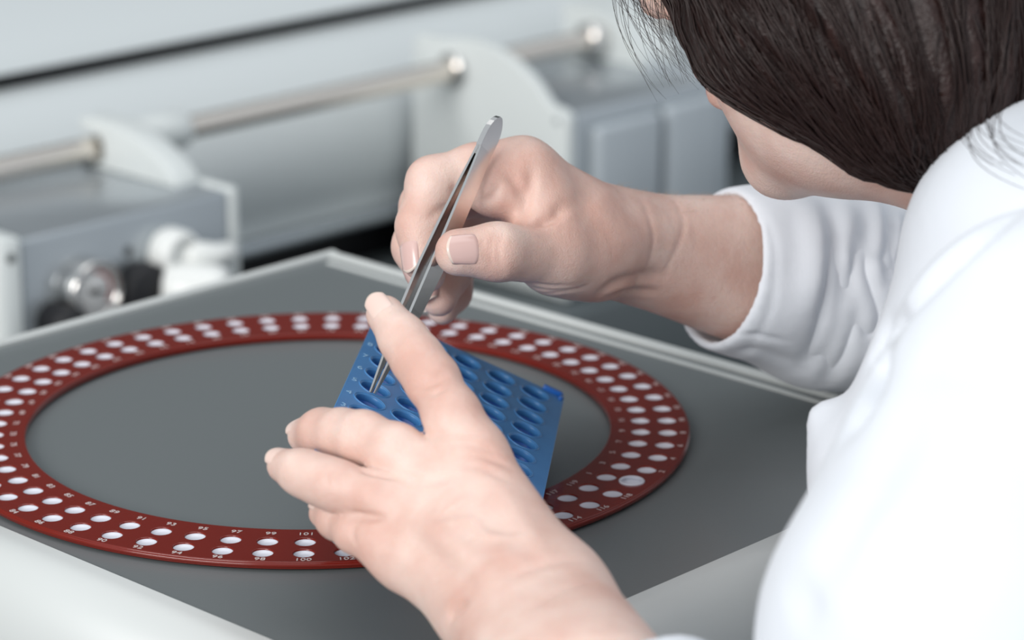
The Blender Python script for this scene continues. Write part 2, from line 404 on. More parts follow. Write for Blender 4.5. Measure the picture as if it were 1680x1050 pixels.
rod = empty('guide_rod', M(.7, .55, -.049))
tag(rod, 'polished steel rod running along the front of the white analyser', 'rod')
pobj('shaft', tube_mesh('shaft', [M(s, .55, -.0485) for s in np.linspace(-.2, 1.5, 12)], [.0072] * 12, MT['rod_steel'], 28), rod)
for s0, s1 in ((.352, .400), (.628, .634), (.764, .778)):
    pobj('collar', tube_mesh('collar', [M(s0, .55, -.0485), M(s0 + .001, .55, -.0485), M(s1 - .003, .55, -.0485), M(s1, .55, -.0485)], [.0095, .0115, .0115, .0095], MT['plate_white'] if s0 < .4 else MT['steel'], 28), rod)

def s_plate(name, prof, s0, s1, m):
    return prism(name, [M(s0, d, z) for d, z in prof], MU * (s1 - s0), m)
def curve_pts(a, b, bulge, n=10):
    a = np.array(a); b = np.array(b); d = b - a; nn = np.array([d[1], -d[0]]); out = []
    for i in range(n + 1):
        f = i / n; out.append(tuple(a + d * f + nn * bulge * 4 * f * (1 - f)))
    return out
ZB = -.188
pl = empty('machine_plinth', M(.65, .52, -.32)); tag(pl, 'dark grey low plinth in front of the white analyser', 'plinth')
bevel(pobj('block', mbox('block', SA, SB, .430, .625, -.32, -.190, MT['plinth']), pl), .003)
# --- module on the left with the gauge
mod1 = empty('gas_control_module', M(.27, .5, -.32))
tag(mod1, 'grey control box with pressure gauge and white knobs', 'control box')
bevel(pobj('housing', mbox('housing', .199, .3475, .4500, .575, ZB, -.0590, MT['module_grey']), mod1), .003, 3)
bevel(pobj('end_rim', mbox('end_rim', .3475, .3545, .4488, .576, ZB, -.0578, MT['plate_white']), mod1), .0025, 3)
pl = pobj('side_plate', s_plate('side_plate', [(.448, ZB), (.448, -.0575), (.4485, -.0560), (.592, -.0555), (.592, ZB)], .185, .199, MT['plate_white']), mod1); bevel(pl, .002, 2)
s_, z_ = on_d(12, 425, .448)
pobj('screw', lathe('screw', [(.0028, -.001), (.0028, .0004), (.0018, .0010)], M(.192, .448, z_), -MN, MT['dark'], 16), mod1)
# bracket fin carrying the rod
fin = [(.474, -.0590)] + curve_pts((.472, -.0560), (.553, -.0310), -.10, 12)[1:] + [(.560, -.0310), (.5605, -.0385), (.5440, -.0385), (.5395, -.0440), (.5395, -.0540), (.5440, -.0570), (.5600, -.0570), (.5600, -.0590)]
bevel(pobj('rod_bracket', s_plate('rod_bracket', fin, .329, .3475, MT['plate_white']), mod1), .0015, 2)
# gauge
gs, gz = on_d(131, 470, .45); g0 = M(gs, .45, gz)
ga = empty('x'); bpy.data.objects.remove(ga)
gauge = pobj('pressure_gauge', lathe('pressure_gauge', [(.0165, 0), (.0175, .002), (.0175, .012), (.0170, .0155), (.0160, .0165), (.0155, .0150), (.0153, .0125)], g0, -MN, MT['steel'], 48), mod1)
def gsub(name, me):
    o = bpy.data.objects.new(name, me); COL.objects.link(o); o.parent = gauge; return o
gsub('dial', lathe('dial', [(.0153, .0120), (.0153, .0128), (.0002, .0128)], g0, -MN, MT['dial'], 40))
# red arc band and needle
V = []; F = []
for i in range(13):
    a = math.radians(-40 + 130 * i / 12)
    for r in (.0102, .0118): V.append(g0 - MN * .0131 + MU * (r * math.cos(a)) + MZ * (r * math.sin(a)))
for i in range(12): F.append([2 * i, 2 * i + 1, 2 * i + 3, 2 * i + 2])
gsub('red_scale', mesh('red_scale', V, F, MT['dial_red']))
na = math.radians(-8); nd = MU * math.cos(na) + MZ * math.sin(na); npd = -MU * math.sin(na) + MZ * math.cos(na)
gsub('needle', prism('needle', [g0 - MN * .0134 + nd * .010, g0 - MN * .0134 - nd * .004 + npd * .0014, g0 - MN * .0134 - nd * .004 - npd * .0014], -MN * .0006, MT['black']))
gsub('pivot', lathe('pivot', [(.0020, .0128), (.0020, .0142), (.001, .0146)], g0, -MN, MT['black'], 20))
tk = []; tf = []
for i in range(13):
    a = math.radians(-45 + 270 * i / 12); r0 = .0108 if i % 4 else .0098
    dv = MU * math.cos(a) + MZ * math.sin(a); pv = -MU * math.sin(a) + MZ * math.cos(a); b = len(tk)
    for r, q in ((r0, -1), (.0128, -1), (.0128, 1), (r0, 1)): tk.append(g0 - MN * .0130 + dv * r + pv * q * .00022)
    tf.append([b, b + 1, b + 2, b + 3])
gsub('tick_marks', mesh('tick_marks', tk, tf, MT['black']))
# black fitting and big white regulator knob
ks, kz = on_d(205, 480, .45); k0 = M(ks, .45, kz)
pobj('regulator_base', lathe('regulator_base', [(.0165, 0), (.0175, .003), (.0175, .014), (.015, .017)], k0 + MU * .006, -MN, MT['black'], 36), mod1)
V0 = k0 + MU * .006
kn = pobj('regulator_knob', lathe('regulator_knob', [(.0135, .016), (.0150, .018), (.0155, .030), (.0150, .044), (.0130, .050), (.0100, .052), (.0095, .050)], V0 + MU * .004, -MN * .80 + MU * .60, MT['glass_white'], 40), mod1)
# white tap with lever
ts, tz = on_d(272, 412, .45); t0 = M(ts, .45, tz)
pobj('valve_knob', lathe('valve_knob', [(.0135, 0), (.0145, .002), (.0145, .012), (.0130, .016), (.0100, .018), (.0095, .016)], t0, -MN, MT['glass_white'], 36), mod1)
hv = [t0 - MN * .010 + MU * .002, t0 - MN * .016 + MU * .010 - MZ * .001, t0 - MN * .020 + MU * .020 - MZ * .002, t0 - MN * .021 + MU * .029 - MZ * .002, t0 - MN * .021 + MU * .032 - MZ * .002]
pobj('valve_lever', tube_mesh('valve_lever', hv, [.0075, .0078, .0062, .0058, .0035], MT['glass_white'], 20), mod1)
hs, hz = on_d(210, 412, .45)
pobj('port', lathe('port', [(.0030, -.001), (.0030, .0006), (.0018, .0008)], M(hs, .45, hz), -MN, MT['dark'], 16), mod1)
ps, pz = on_d(85, 525, .45)
pobj('hose_fitting', lathe('hose_fitting', [(.011, 0), (.011, .018), (.008, .022)], M(ps, .45, pz), -MN, MT['black'], 24), mod1)

# --- module on the right with two raised covers
mod2 = empty('furnace_module', M(.72, .5, -.32))
tag(mod2, 'blue grey box with two raised square covers behind the hand with tweezers', 'control box')
bevel(pobj('housing', mbox('housing', .640, .795, .4500, .595, ZB, -.0640, MT['module_grey']), mod2), .004, 3)
bevel(pobj('cover', mbox('cover', .6555, .7190, .4400, .4500, -.175, -.0745, MT['module_panel']), mod2), .004, 3)
bevel(pobj('cover', mbox('cover', .7260, .7800, .4400, .4500, -.175, -.0725, MT['module_panel']), mod2), .004, 3)
bevel(pobj('end_rim', mbox('end_rim', .7835, .7990, .4480, .597, ZB, -.0625, MT['module_panel']), mod2), .002, 2)
pr = [(.4490, ZB), (.4490, -.0660), (.4540, -.0615), (.4640, -.0600), (.4690, -.0560)] + curve_pts((.4705, -.0530), (.560, -.0300), -.13, 12)[1:] + [(.585, -.0300), (.590, -.036), (.592, ZB)]
bevel(pobj('side_plate', s_plate('side_plate', pr, .6345, .6420, MT['plate_white']), mod2), .0012, 2)
s_, z_ = on_d(916, 190, .449)
pobj('screw', lathe('screw', [(.0024, -.001), (.0024, .0003), (.0015, .0006)], M(.6345, .458, -.0685), -MU, MT['module_grey'], 16), mod2)
pobj('rod_bracket', s_plate('rod_bracket', [(.510, -.0640)] + curve_pts((.512, -.0560), (.565, -.0290), -.10, 10) + [(.585, -.029), (.585, -.064)], .779, .815, MT['plate_white']), mod2)
# ------------------------------------------------------------------ implicit-surface kit
class Field:
    def __init__(s, lo, hi, h):
        s.h = h; s.lo = np.array(lo, float) - 3 * h
        s.n = np.ceil((np.array(hi) + 3 * h - s.lo) / h).astype(int) + 1
        s.D = np.full(tuple(s.n), 1.0, np.float32)
    def box(s, lo, hi):
        a = np.clip(np.floor((np.array(lo) - s.lo) / s.h).astype(int), 0, s.n - 1); b = np.clip(np.ceil((np.array(hi) - s.lo) / s.h).astype(int) + 1, 1, s.n)
        return tuple(slice(i, j) for i, j in zip(a, b))
    def grid(s, sl):
        ax = [(s.lo[i] + s.h * np.arange(sl[i].start, sl[i].stop)).astype(np.float32) for i in range(3)]
        return ax[0][:, None, None], ax[1][None, :, None], ax[2][None, None, :]
def smin(a, b, k):
    if k <= 0: return np.minimum(a, b)
    h = np.maximum(k - np.abs(a - b), 0) / k
    return np.minimum(a, b) - h * h * (k / 4)
def smax(a, b, k): return -smin(-a, -b, k)
def d_cone(g, a, b, ra, rb):
    x, y, z = g; ba = np.array(b) - np.array(a); L = ba @ ba + 1e-12
    px, py, pz = x - a[0], y - a[1], z - a[2]
    h = np.clip((px * ba[0] + py * ba[1] + pz * ba[2]) / L, 0, 1)
    return np.sqrt((px - h * ba[0]) ** 2 + (py - h * ba[1]) ** 2 + (pz - h * ba[2]) ** 2) - (ra + (rb - ra) * h)
def d_ell(g, c, R, r):
    x, y, z = g; px, py, pz = x - c[0], y - c[1], z - c[2]
    q = [(px * R[i][0] + py * R[i][1] + pz * R[i][2]) for i in range(3)]
    k0 = np.sqrt(sum((q[i] / r[i]) ** 2 for i in range(3))); k1 = np.sqrt(sum((q[i] / r[i] ** 2) ** 2 for i in range(3))) + 1e-9
    return k0 * (k0 - 1) / k1
def prim_bb(p):
    if p[0] == 'c': a, b, ra, rb = p[1:5]; r = max(ra, rb); return np.minimum(a, b) - r, np.maximum(a, b) + r
    c, R, r = p[1:4]; m = max(r); return np.array(c) - m, np.array(c) + m
def prim_d(g, p): return d_cone(g, *p[1:5]) if p[0] == 'c' else d_ell(g, *p[1:4])
def add_prims(F, prims, k, D=None, base=None):
    """smooth union of prims into D (an array over the box 'base')"""
    for p in prims:
        lo, hi = prim_bb(p); kk = p[5] if (p[0] == 'c' and len(p) > 5) else (p[4] if (p[0] == 'e' and len(p) > 4) else k)
        m = max(kk, 0) + 3 * F.h; sl = F.box(lo - m, hi + m); g = F.grid(sl)
        F.D[sl] = smin(F.D[sl], prim_d(g, p).astype(np.float32), kk)
def nets(F):
    """surface nets: returns verts, quads"""
    D = F.D; n = np.array(D.shape); S = D < 0
    c = [S[i:n[0] - 1 + i, j:n[1] - 1 + j, k:n[2] - 1 + k] for i in (0, 1) for j in (0, 1) for k in (0, 1)]
    sm = sum(x.astype(np.int8) for x in c); act = (sm > 0) & (sm < 8)
    idx = np.argwhere(act); vid = np.full(act.shape, -1, np.int64); vid[act] = np.arange(len(idx))
    offs = np.array([(i, j, k) for i in (0, 1) for j in (0, 1) for k in (0, 1)])
    val = np.stack([D[idx[:, 0] + o[0], idx[:, 1] + o[1], idx[:, 2] + o[2]] for o in offs], 1).astype(np.float64)
    acc = np.zeros((len(idx), 3)); cnt = np.zeros(len(idx))
    for a in range(8):
        for b in range(a + 1, 8):
            if np.abs(offs[a] - offs[b]).sum() != 1: continue
            m = (val[:, a] < 0) != (val[:, b] < 0); t = val[m, a] / (val[m, a] - val[m, b])
            acc[m] += offs[a] + t[:, None] * (offs[b] - offs[a]); cnt[m] += 1
    V = F.lo + F.h * (idx + acc / cnt[:, None]); Q = []
    for ax in range(3):
        b, c2 = (ax + 1) % 3, (ax + 2) % 3
        lo = [slice(None)] * 3; hi = [slice(None)] * 3; lo[ax] = slice(0, -1); hi[ax] = slice(1, None)
        A, B = S[tuple(lo)], S[tuple(hi)]; e = np.argwhere(A != B)
        ok = (e[:, b] > 0) & (e[:, c2] > 0) & (e[:, b] < n[b] - 1) & (e[:, c2] < n[c2] - 1); e = e[ok]
        fl = A[e[:, 0], e[:, 1], e[:, 2]]
        def cell(db, dc):
            q = e.copy(); q[:, b] -= db; q[:, c2] -= dc; return vid[q[:, 0], q[:, 1], q[:, 2]]
        q = np.stack([cell(1, 1), cell(0, 1), cell(0, 0), cell(1, 0)], 1)
        q[~fl] = q[~fl][:, ::-1]; Q.append(q)
    return V, np.concatenate(Q)
def lap(V, Q, it, lam=.5):
    E = np.concatenate([Q[:, [0, 1]], Q[:, [1, 2]], Q[:, [2, 3]], Q[:, [3, 0]]]); n = len(V)
    deg = np.bincount(E[:, 0], minlength=n) + np.bincount(E[:, 1], minlength=n)
    for _ in range(it):
        for l in (lam, -lam * .96) if it > 3 else (lam,):
            s = np.stack([np.bincount(E[:, 0], V[E[:, 1], i], n) + np.bincount(E[:, 1], V[E[:, 0], i], n) for i in range(3)], 1)
            V = V + l * (s / np.maximum(deg, 1)[:, None] - V)
    return V
def vnormals(V, Q):
    nf = np.cross(V[Q[:, 2]] - V[Q[:, 0]], V[Q[:, 3]] - V[Q[:, 1]]); N = np.zeros_like(V)
    for i in range(4):
        for a in range(3): N[:, a] += np.bincount(Q[:, i], nf[:, a], len(V))
    return N / (np.linalg.norm(N, axis=1)[:, None] + 1e-12)
def seg_dist(V, a, b):
    ba = b - a; h = np.clip(((V - a) @ ba) / (ba @ ba + 1e-12), 0, 1); return np.linalg.norm(V - a - h[:, None] * ba, axis=1)
def smooth_poly(pts, n=5):
    pts = [np.array(p, float) for p in pts]
    if len(pts) < 3: return pts
    out = []
    for i in range(len(pts) - 1):
        p0, p1, p2, p3 = pts[max(i - 1, 0)], pts[i], pts[i + 1], pts[min(i + 2, len(pts) - 1)]
        for k in range(n):
            t = k / n; out.append(.5 * ((2 * p1) + (-p0 + p2) * t + (2 * p0 - 5 * p1 + 4 * p2 - p3) * t * t + (-p0 + 3 * p1 - 3 * p2 + p3) * t ** 3))
    return out + [pts[-1]]
def creases(V, Q, lines, sense, gain=1.0):
    """lines: (pixel polyline traced on the surface, depth, width); carved into (or raised from) the skin itself"""
    bvh = BVHTree.FromPolygons([Vector(v) for v in V], [list(map(int, q)) for q in Q])
    Nn = vnormals(V, Q); disp = np.zeros(len(V))
    for px, dep, wd in lines:
        pts = []
        for p in smooth_poly([(a, b, 0) for a, b in px]):
            r = ray(p[0], p[1]); hit = bvh.ray_cast(Vector(CAM), Vector(r).normalized())
            if hit[0] is not None: pts.append(np.array(hit[0]))
        if len(pts) < 2: continue
        d = np.full(len(V), 1.0); m = len(pts) - 1; par = np.zeros(len(V)); near = np.where(np.min([np.linalg.norm(V - q, axis=1) for q in pts[::3] + [pts[-1]]], 0) < .03 + 3 * wd)[0]; Vn = V[near]; dn = np.full(len(near), 1.0); pn = np.zeros(len(near))
        for i in range(m):
            ba = pts[i + 1] - pts[i]
            if np.linalg.norm(ba) > .03: continue
            hh = np.clip(((Vn - pts[i]) @ ba) / (ba @ ba + 1e-12), 0, 1); di = np.linalg.norm(Vn - pts[i] - hh[:, None] * ba, axis=1)
            u_ = di < dn; dn[u_] = di[u_]; pn[u_] = (i + hh[u_]) / m
        d[near] = dn; par[near] = pn; fade = np.minimum(1, .25 + 2.6 * np.minimum(par, 1 - par))
        disp += -sense * dep * gain * fade * np.exp(-(d / wd) ** 2)
    return V + Nn * disp[:, None]
def mm(*a): return [x * .001 for x in a]
def chain(pts, rad):
    return [('c', pts[i], pts[i + 1], rad[i] * .001, rad[i + 1] * .001) for i in range(len(pts) - 1)]

def build_hand(palm, fingers, h, kp, kf, kr):
    allp = palm + [p for f in fingers for p in f]
    lo = np.min([prim_bb(p)[0] for p in allp], 0); hi = np.max([prim_bb(p)[1] for p in allp], 0)
    F = Field(lo - .004, hi + .004, h); add_prims(F, palm, kp); base = F.D.copy(); tot = F.D.copy()
    for f in fingers:
        lo = np.min([prim_bb(p)[0] for p in f], 0) - .012; hi = np.max([prim_bb(p)[1] for p in f], 0) + .012
        sl = F.box(lo, hi); F.D = np.full(base.shape, 1.0, np.float32); add_prims(F, f, kf)
        tot[sl] = np.minimum(tot[sl], smin(base[sl], F.D[sl], kr))
    F.D = tot
    V, Q = nets(F); return lap(V, Q, 3, .5), Q

def X(l): return [P(*p) for p in l]
# ================= near (left) hand: x, y in the photograph, distance from the lens
iL = X([(778, 748, .858), (742, 682, .864), (708, 622, .874), (684, 588, .8805), (662, 557, .887), (632, 516, .896)])
mL = X([(722, 800, .860), (650, 742, .864), (595, 718, .873), (560, 711, .881), (528, 709, .889), (501, 714, .897)])
rL = X([(692, 857, .856), (620, 818, .857), (550, 796, .862), (522, 786, .8665), (495, 775, .871), (466, 764, .878)])
lL = X([(664, 912, .852), (622, 888, .854), (584, 873, .860), (552, 853, .870), (531, 842, .877)])
wR, wU = P(905, 985, .826), P(815, 1000, .830)
palmL = [('c', iL[0], wR, .0095, .0150), ('c', mL[0], P(870, 975, .824), .0105, .0150), ('c', rL[0], P(840, 985, .826), .0105, .0145), ('c', lL[0], P(795, 985, .832), .0098, .0140),
         ('c', P(765, 840, .862), P(860, 960, .846), .012, .016), ('c', P(725, 885, .858), P(830, 970, .846), .012, .015),
         ('c', wR, P(985, 1150, .775), .0165, .0220), ('c', wU, P(905, 1150, .780), .0160, .0215),
         ('c', P(865, 985, .842), P(955, 1150, .79), .0170, .024)]
thumbL = X([(865, 920, .855), (825, 865, .900), (745, 810, .948), (690, 765, .964)])
fingersL = [chain(iL, [9.3, 8.5, 8.1, 7.8, 7.2, 6.2]), chain(mL, [9.6, 8.4, 7.9, 7.3, 7.0, 5.9]), chain(rL, [9.4, 7.8, 7.4, 7.1, 6.7, 5.5]), chain(lL, [9.0, 7.0, 6.2, 5.6, 4.8]),
            chain(thumbL, [13, 10.5, 8.5, 7.5])]
HL = build_hand(palmL, fingersL, .0009, .010, .004, .0065)
# ================= far (right) hand
iR = X([(858, 280, .982), (780, 280, .977), (710, 300, .973), (689, 372, .968), (692, 428, .964)])
mR = X([(852, 308, 1.001), (770, 310, .999), (699, 338, .993), (683, 405, .985), (699, 448, .978)])
rR = X([(850, 340, 1.021), (775, 350, 1.021), (735, 388, 1.017), (735, 450, 1.008), (720, 490, .998)])
lR = X([(855, 375, 1.037), (795, 388, 1.039), (752, 422, 1.037), (742, 480, 1.030), (726, 508, 1.022)])
tR = X([(985, 420, .995), (905, 418, .973), (815, 413, .952), (752, 414, .9475)])
palmR = [('c', iR[0], P(1010, 376, 1.0020), .0105, .0115), ('c', mR[0], P(1015, 385, 1.0120), .0110, .0125), ('c', rR[0], P(1020, 398, 1.0240), .0110, .0130), ('c', lR[0], P(1020, 420, 1.0320), .0105, .0130),
         ('c', tR[0], P(915, 420, 0.9770), .0128, .0120), ('c', P(880, 345, 0.9920), P(950, 385, 0.9920), .0100, .0150),
         ('c', P(812, 318, .9740), P(850, 312, .982), .0085, .0095), ('c', P(887, 325, .978), P(897, 372, .974), .0090, .0090),
         ('c', P(905, 432, 0.9870), P(965, 440, 0.9970), .0095, .0100),
         ('c', P(1015, 388, 1.0100), P(1260, 398, 1.0420), .0150, .0175), ('c', P(1020, 418, 1.0120), P(1250, 485, 1.0470), .0155, .0205), ('c', P(1030, 400, 1.0270), P(1240, 430, 1.0670), .0145, .020)]
fingersR = [chain(iR, [10.5, 9.0, 8.8, 7.9, 6.8]), chain(mR, [11.0, 9.3, 8.8, 8.0, 7.0]), chain(rR, [10.8, 9.2, 8.2, 7.4, 6.4]), chain(lR, [10, 8.4, 7.2, 6.6, 5.6]),
            chain(tR, [12.0, 10.6, 9.4, 8.0])]
HR = build_hand(palmR, fingersR, .0009, .010, .004, .0075)
# skin creases, tendons and knuckle folds: (line, depth, half width); negative depth raises
CL = [([(676, 640), (705, 632), (733, 618)], .0005, .0012), ([(690, 652), (715, 645), (742, 628)], .0004, .0010), ([(682, 628), (706, 622), (728, 610)], .0003, .0010),
      ([(702, 716), (740, 713), (790, 712)], .0005, .0016), ([(735, 728), (775, 730), (815, 742)], .0005, .0014), ([(745, 745), (790, 748), (835, 765)], .0005, .0016), ([(730, 760), (780, 765), (830, 790)], .0004, .0018),
      ([(576, 692), (586, 704), (582, 718)], .00022, .0010), ([(590, 684), (600, 698), (604, 712)], .00022, .0010),
      ([(556, 768), (544, 782), (548, 802)], .00022, .0010), ([(566, 772), (557, 786), (560, 800)], .00018, .0010),
      ([(585, 860), (578, 875), (585, 892)], .0003, .0011),
      ([(720, 800), (790, 870), (870, 950)], -.0009, .0045), ([(690, 855), (760, 910), (840, 975)], -.0008, .0045), ([(785, 760), (850, 850), (900, 930)], -.0006, .0045),
      ([(745, 830), (760, 850), (830, 900)], .0009, .0045), ([(660, 880), (700, 900), (770, 950)], .0006, .0040),
      ([(720, 860), (770, 855), (800, 880), (850, 885)], -.0005, .0018), ([(650, 780), (700, 790), (740, 785)], .0005, .0020),
      ([(840, 950), (900, 925), (960, 915)], .0004, .0020), ([(735, 1020), (745, 1000), (770, 985)], .0008, .0022), ([(870, 1000), (930, 965), (990, 950)], .0003, .0020),
      ([(590, 768), (615, 776), (650, 783)], .0010, .0012), ([(575, 842), (600, 847), (632, 851)], .0010, .0012)]
CR = [([(815, 376), (806, 400), (806, 425), (818, 450)], .0006, .0012), ([(826, 376), (818, 400), (818, 425), (828, 450)], .0005, .0012), ([(800, 378), (794, 400), (797, 425), (805, 448)], .0003, .0011),
      ([(870, 372), (905, 355), (925, 335)], .0013, .0022), ([(857, 368), (862, 335), (870, 305), (872, 275)], .0012, .0022), ([(880, 362), (905, 360), (935, 340)], .0008, .0020),
      ([(792, 333), (810, 320), (818, 300)], .0010, .0018), ([(826, 285), (850, 305), (856, 330)], .0010, .0020), ([(742, 300), (748, 320), (745, 340)], .0008, .0018),
      ([(700, 360), (722, 345), (735, 340)], .0007, .0018),
      ([(1052, 322), (1066, 370), (1068, 410), (1055, 455), (1030, 480)], .0004, .0016), ([(1105, 322), (1120, 360), (1112, 400), (1095, 440), (1085, 470)], .0003, .0015),
      ([(985, 482), (1010, 466), (1050, 455), (1090, 452)], .0016, .0030), ([(1000, 487), (1040, 478), (1080, 480)], .0010, .0022),
      ([(866, 463), (900, 470), (940, 470)], .0006, .0015), ([(872, 472), (905, 478), (950, 476)], .0006, .0014), ([(890, 482), (930, 480), (965, 468)], .0005, .0014),
      ([(1000, 400), (1060, 385), (1140, 380)], -.0010, .0080), ([(905, 300), (960, 335), (1010, 360)], -.0008, .0060)]
HL = (creases(*HL, CL, 1, 1.7), HL[1]); HR = (creases(*HR, CR, 1, 1.15), HR[1])

# ================= head
PHI, BETA, HS = math.radians(20), math.radians(15), .85
Hh = np.array([-math.cos(PHI), math.sin(PHI), 0]); hF = math.cos(BETA) * Hh - math.sin(BETA) * MZ; hU = math.cos(BETA) * MZ + math.sin(BETA) * Hh; hL = np.cross(hU, hF)
HC = P(1285, 262, .97) - HS * (.072 * hF - .100 * hU)
def hp(f, l, u): return HC + HS * (f * hF + l * hL + u * hU)
HR3 = [hF, hL, hU]
def he(f, l, u, rf, rl, ru, k=None): 
    p = ['e', hp(f, l, u), HR3, [rf * HS, rl * HS, ru * HS]]
    return tuple(p + ([k] if k else []))
def hc(a, b, ra, rb, k=None):
    p = ['c', hp(*a), hp(*b), ra * HS, rb * HS]; return tuple(p + ([k] if k else []))
head = [he(-.010, 0, .045, .098, .076, .088), he(.030, 0, -.025, .060, .058, .075), hc((.070, .010, -.098), (.070, -.010, -.098), .0135, .0135)]
for s in (-1, 1):
    head += [hc((.066, s * .014, -.096), (-.002, s * .050, -.058), .012, .013), hc((-.002, s * .050, -.058), (-.010, s * .056, -.010), .013, .012), he(.058, s * .034, -.030, .028, .022, .026),
             hc((.078, s * .018, .018), (.070, s * .048, .012), .008, .008, .006)]
    head += [he(-.008, s * .074, -.008, .016, .006, .030, .004)]
head += [hc((.086, 0, .012), (.108, 0, -.026), .006, .0085, .005), he(.098, .009, -.030, .008, .006, .006, .005), he(.098, -.009, -.030, .008, .006, .006, .005),
         he(.090, 0, -.056, .008, .022, .005, .004), he(.087, 0, -.067, .008, .020, .006, .004),
         ('c', P(1400, 105, .925), P(1560, 108, .92), .044, .040, .02), ('c', P(1560, 108, .92), P(1760, 240, .91), .040, .048, .02)]
lo = np.min([prim_bb(p)[0] for p in head], 0); hi = np.max([prim_bb(p)[1] for p in head], 0)
FH = Field(lo, hi, .0022); add_prims(FH, head, .014); HV, HQ = nets(FH); HV = lap(HV, HQ, 2)
# torso and upper arms, all under the coat
tor = [('c', P(1760, 250, .91), P(1820, 520, .90), .044, .05), ('c', P(1820, 520, .89), P(1820, 1000, .90), .048, .062), ('c', P(1790, 540, .88), P(1760, 640, .80), .045, .040), ('c', P(1760, 640, .80), P(1640, 1250, .75), .038, .036), ('c', P(1640, 1250, .75), P(1250, 1400, .745), .034, .032), ('c', P(1250, 1400, .745), P(955, 1150, .785), .030, .020),
       ('c', P(1790, 520, .88), P(1750, 520, 1.10), .05, .042), ('c', P(1750, 520, 1.10), P(1550, 500, 1.10), .034, .030), ('c', P(1550, 500, 1.10), P(1240, 435, 1.06), .028, .019)]
lo = np.min([prim_bb(p)[0] for p in tor], 0); hi = np.max([prim_bb(p)[1] for p in tor], 0)
FT = Field(lo, hi, .004); add_prims(FT, tor, .02); TV, TQ = nets(FT); TV = lap(TV, TQ, 2)

person = empty('person', P(1700, 1000, .90))
tag(person, 'person with dark brown bobbed hair in a white lab coat, working with tweezers', 'person')
VV = []; QQ = []; nb = 0
for v_, q_ in (HL, HR, (HV, HQ), (TV, TQ)): VV.append(v_); QQ.append(q_ + nb); nb += len(v_)
me = bpy.data.meshes.new('body'); Va = np.concatenate(VV); Qa = np.concatenate(QQ)
me.from_pydata(Va.tolist(), [], Qa.tolist()); me.update(); me.materials.append(MT['skin']); me.polygons.foreach_set('use_smooth', [True] * len(me.polygons))
body = pobj('body', me, person)
def sub(name, me):
    o = bpy.data.objects.new(name, me); COL.objects.link(o); o.parent = body; return o
# lips
def lip_mesh(u0, f0, hw, hh):
    V = []; F = []; nu, nv = 16, 6
    for i in range(nu + 1):
        x = -1 + 2 * i / nu; hgt = hh * math.sqrt(max(1 - x * x, 0)) + .0004
        for j in range(nv + 1):
            a = math.pi * j / nv; V.append(hp(f0 - .010 * x * x + .0030 * math.sin(a), x * hw, u0 + hgt * math.cos(a)))
    for i in range(nu):
        for j in range(nv): F.append([i * (nv + 1) + j, (i + 1) * (nv + 1) + j, (i + 1) * (nv + 1) + j + 1, i * (nv + 1) + j + 1])
    return mesh('lip', V, F, MT['lip'], True)
sub('lip', lip_mesh(-.0565, .0965, .022, .0045)); sub('lip', lip_mesh(-.0665, .0935, .020, .0055))
# eyes behind the hair
for s in (-1, 1):
    sub('eye', lathe('eye', [(.0002, .0), (.006 * HS, .0008), (.0105 * HS, .005), (.012 * HS, .012), (.0002, .024)][::-1], hp(.086, s * .031, .002), -hF, MT['dial'], 20))
# fingernails
def nail(tip, dip, dorsal, rad, wdt, ln, back, lift=.0001, m='nail'):
    a = tip - dip; a /= np.linalg.norm(a); n = np.array(dorsal, float); n -= a * (n @ a); n /= np.linalg.norm(n); b = np.cross(a, n)
    V = []; F = []; mi = []; nu, nv = 12, 12; th = wdt / 2 / rad
    for i in range(nu + 1):
        u_ = -1 + 2 * i / nu; v0 = .14 * u_ * u_ * u_ * u_; v1 = 1 - .22 * u_ * u_
        for j in range(nv + 1):
            v_ = v0 + (v1 - v0) * j / nv; R = rad * (1 - .16 * v_ * v_) + lift - (.0006 if j == 0 or i in (0, nu) else 0)
            V.append(tip + a * (back * -1 + v_ * ln) + (math.cos(u_ * th) * n + math.sin(u_ * th) * b) * R)
    for i in range(nu):
        for j in range(nv): F.append([i * (nv + 1) + j, (i + 1) * (nv + 1) + j, (i + 1) * (nv + 1) + j + 1, i * (nv + 1) + j + 1]); mi.append(1 if j >= nv - 1 else 0)
    me = mesh('fingernail', V, F, MT[m], True); me.materials.append(MT['nail_edge']); me.polygons.foreach_set('material_index', mi)
    o = sub('fingernail', me); sm = o.modifiers.new('s', 'SOLIDIFY'); sm.thickness = .0005; sm.offset = 0
RV_, UV_, TC = AX_R, AX_U, -AX_F
nail(tR[3], tR[2], TC * .95 + UV_ * .12, .0083, .0120, .0115, .0050)
nail(iR[4], iR[3], TC * .72 - RV_ * .68, .0071, .0100, .0115, .0060)
nail(mR[4], mR[3], TC * .45 - RV_ * .9, .0072, .0105, .0110, .0050)
nail(rR[4], rR[3], TC * .90 - RV_ * .50 - UV_ * .2, .0066, .0095, .0120, .0040)
nail(lR[4], lR[3], TC * .85 - RV_ * .50 - UV_ * .3, .0058, .0085, .0110, .0035)
nail(iL[5], iL[4], TC * .55 + UV_ * .55 - RV_ * .40, .0061, .0098, .0105, .0046, m='nail_pale')
nail(mL[5], mL[4], -RV_ * .5 + UV_ * .7 + TC * .35, .0057, .0085, .0088, .0040, m='nail_pale')
nail(rL[5], rL[4], UV_ * .62 + TC * .70 - RV_ * .2, .0053, .0086, .0090, .0040, m='nail_pale')
nail(lL[4], lL[3], UV_ * .8 + TC * .45 - RV_ * .3, .0047, .0072, .0075, .0034, m='nail_pale')
nail(thumbL[3], thumbL[2], AX_F - UV_ * .4, .0076, .010, .011, .0055, m='nail_pale')

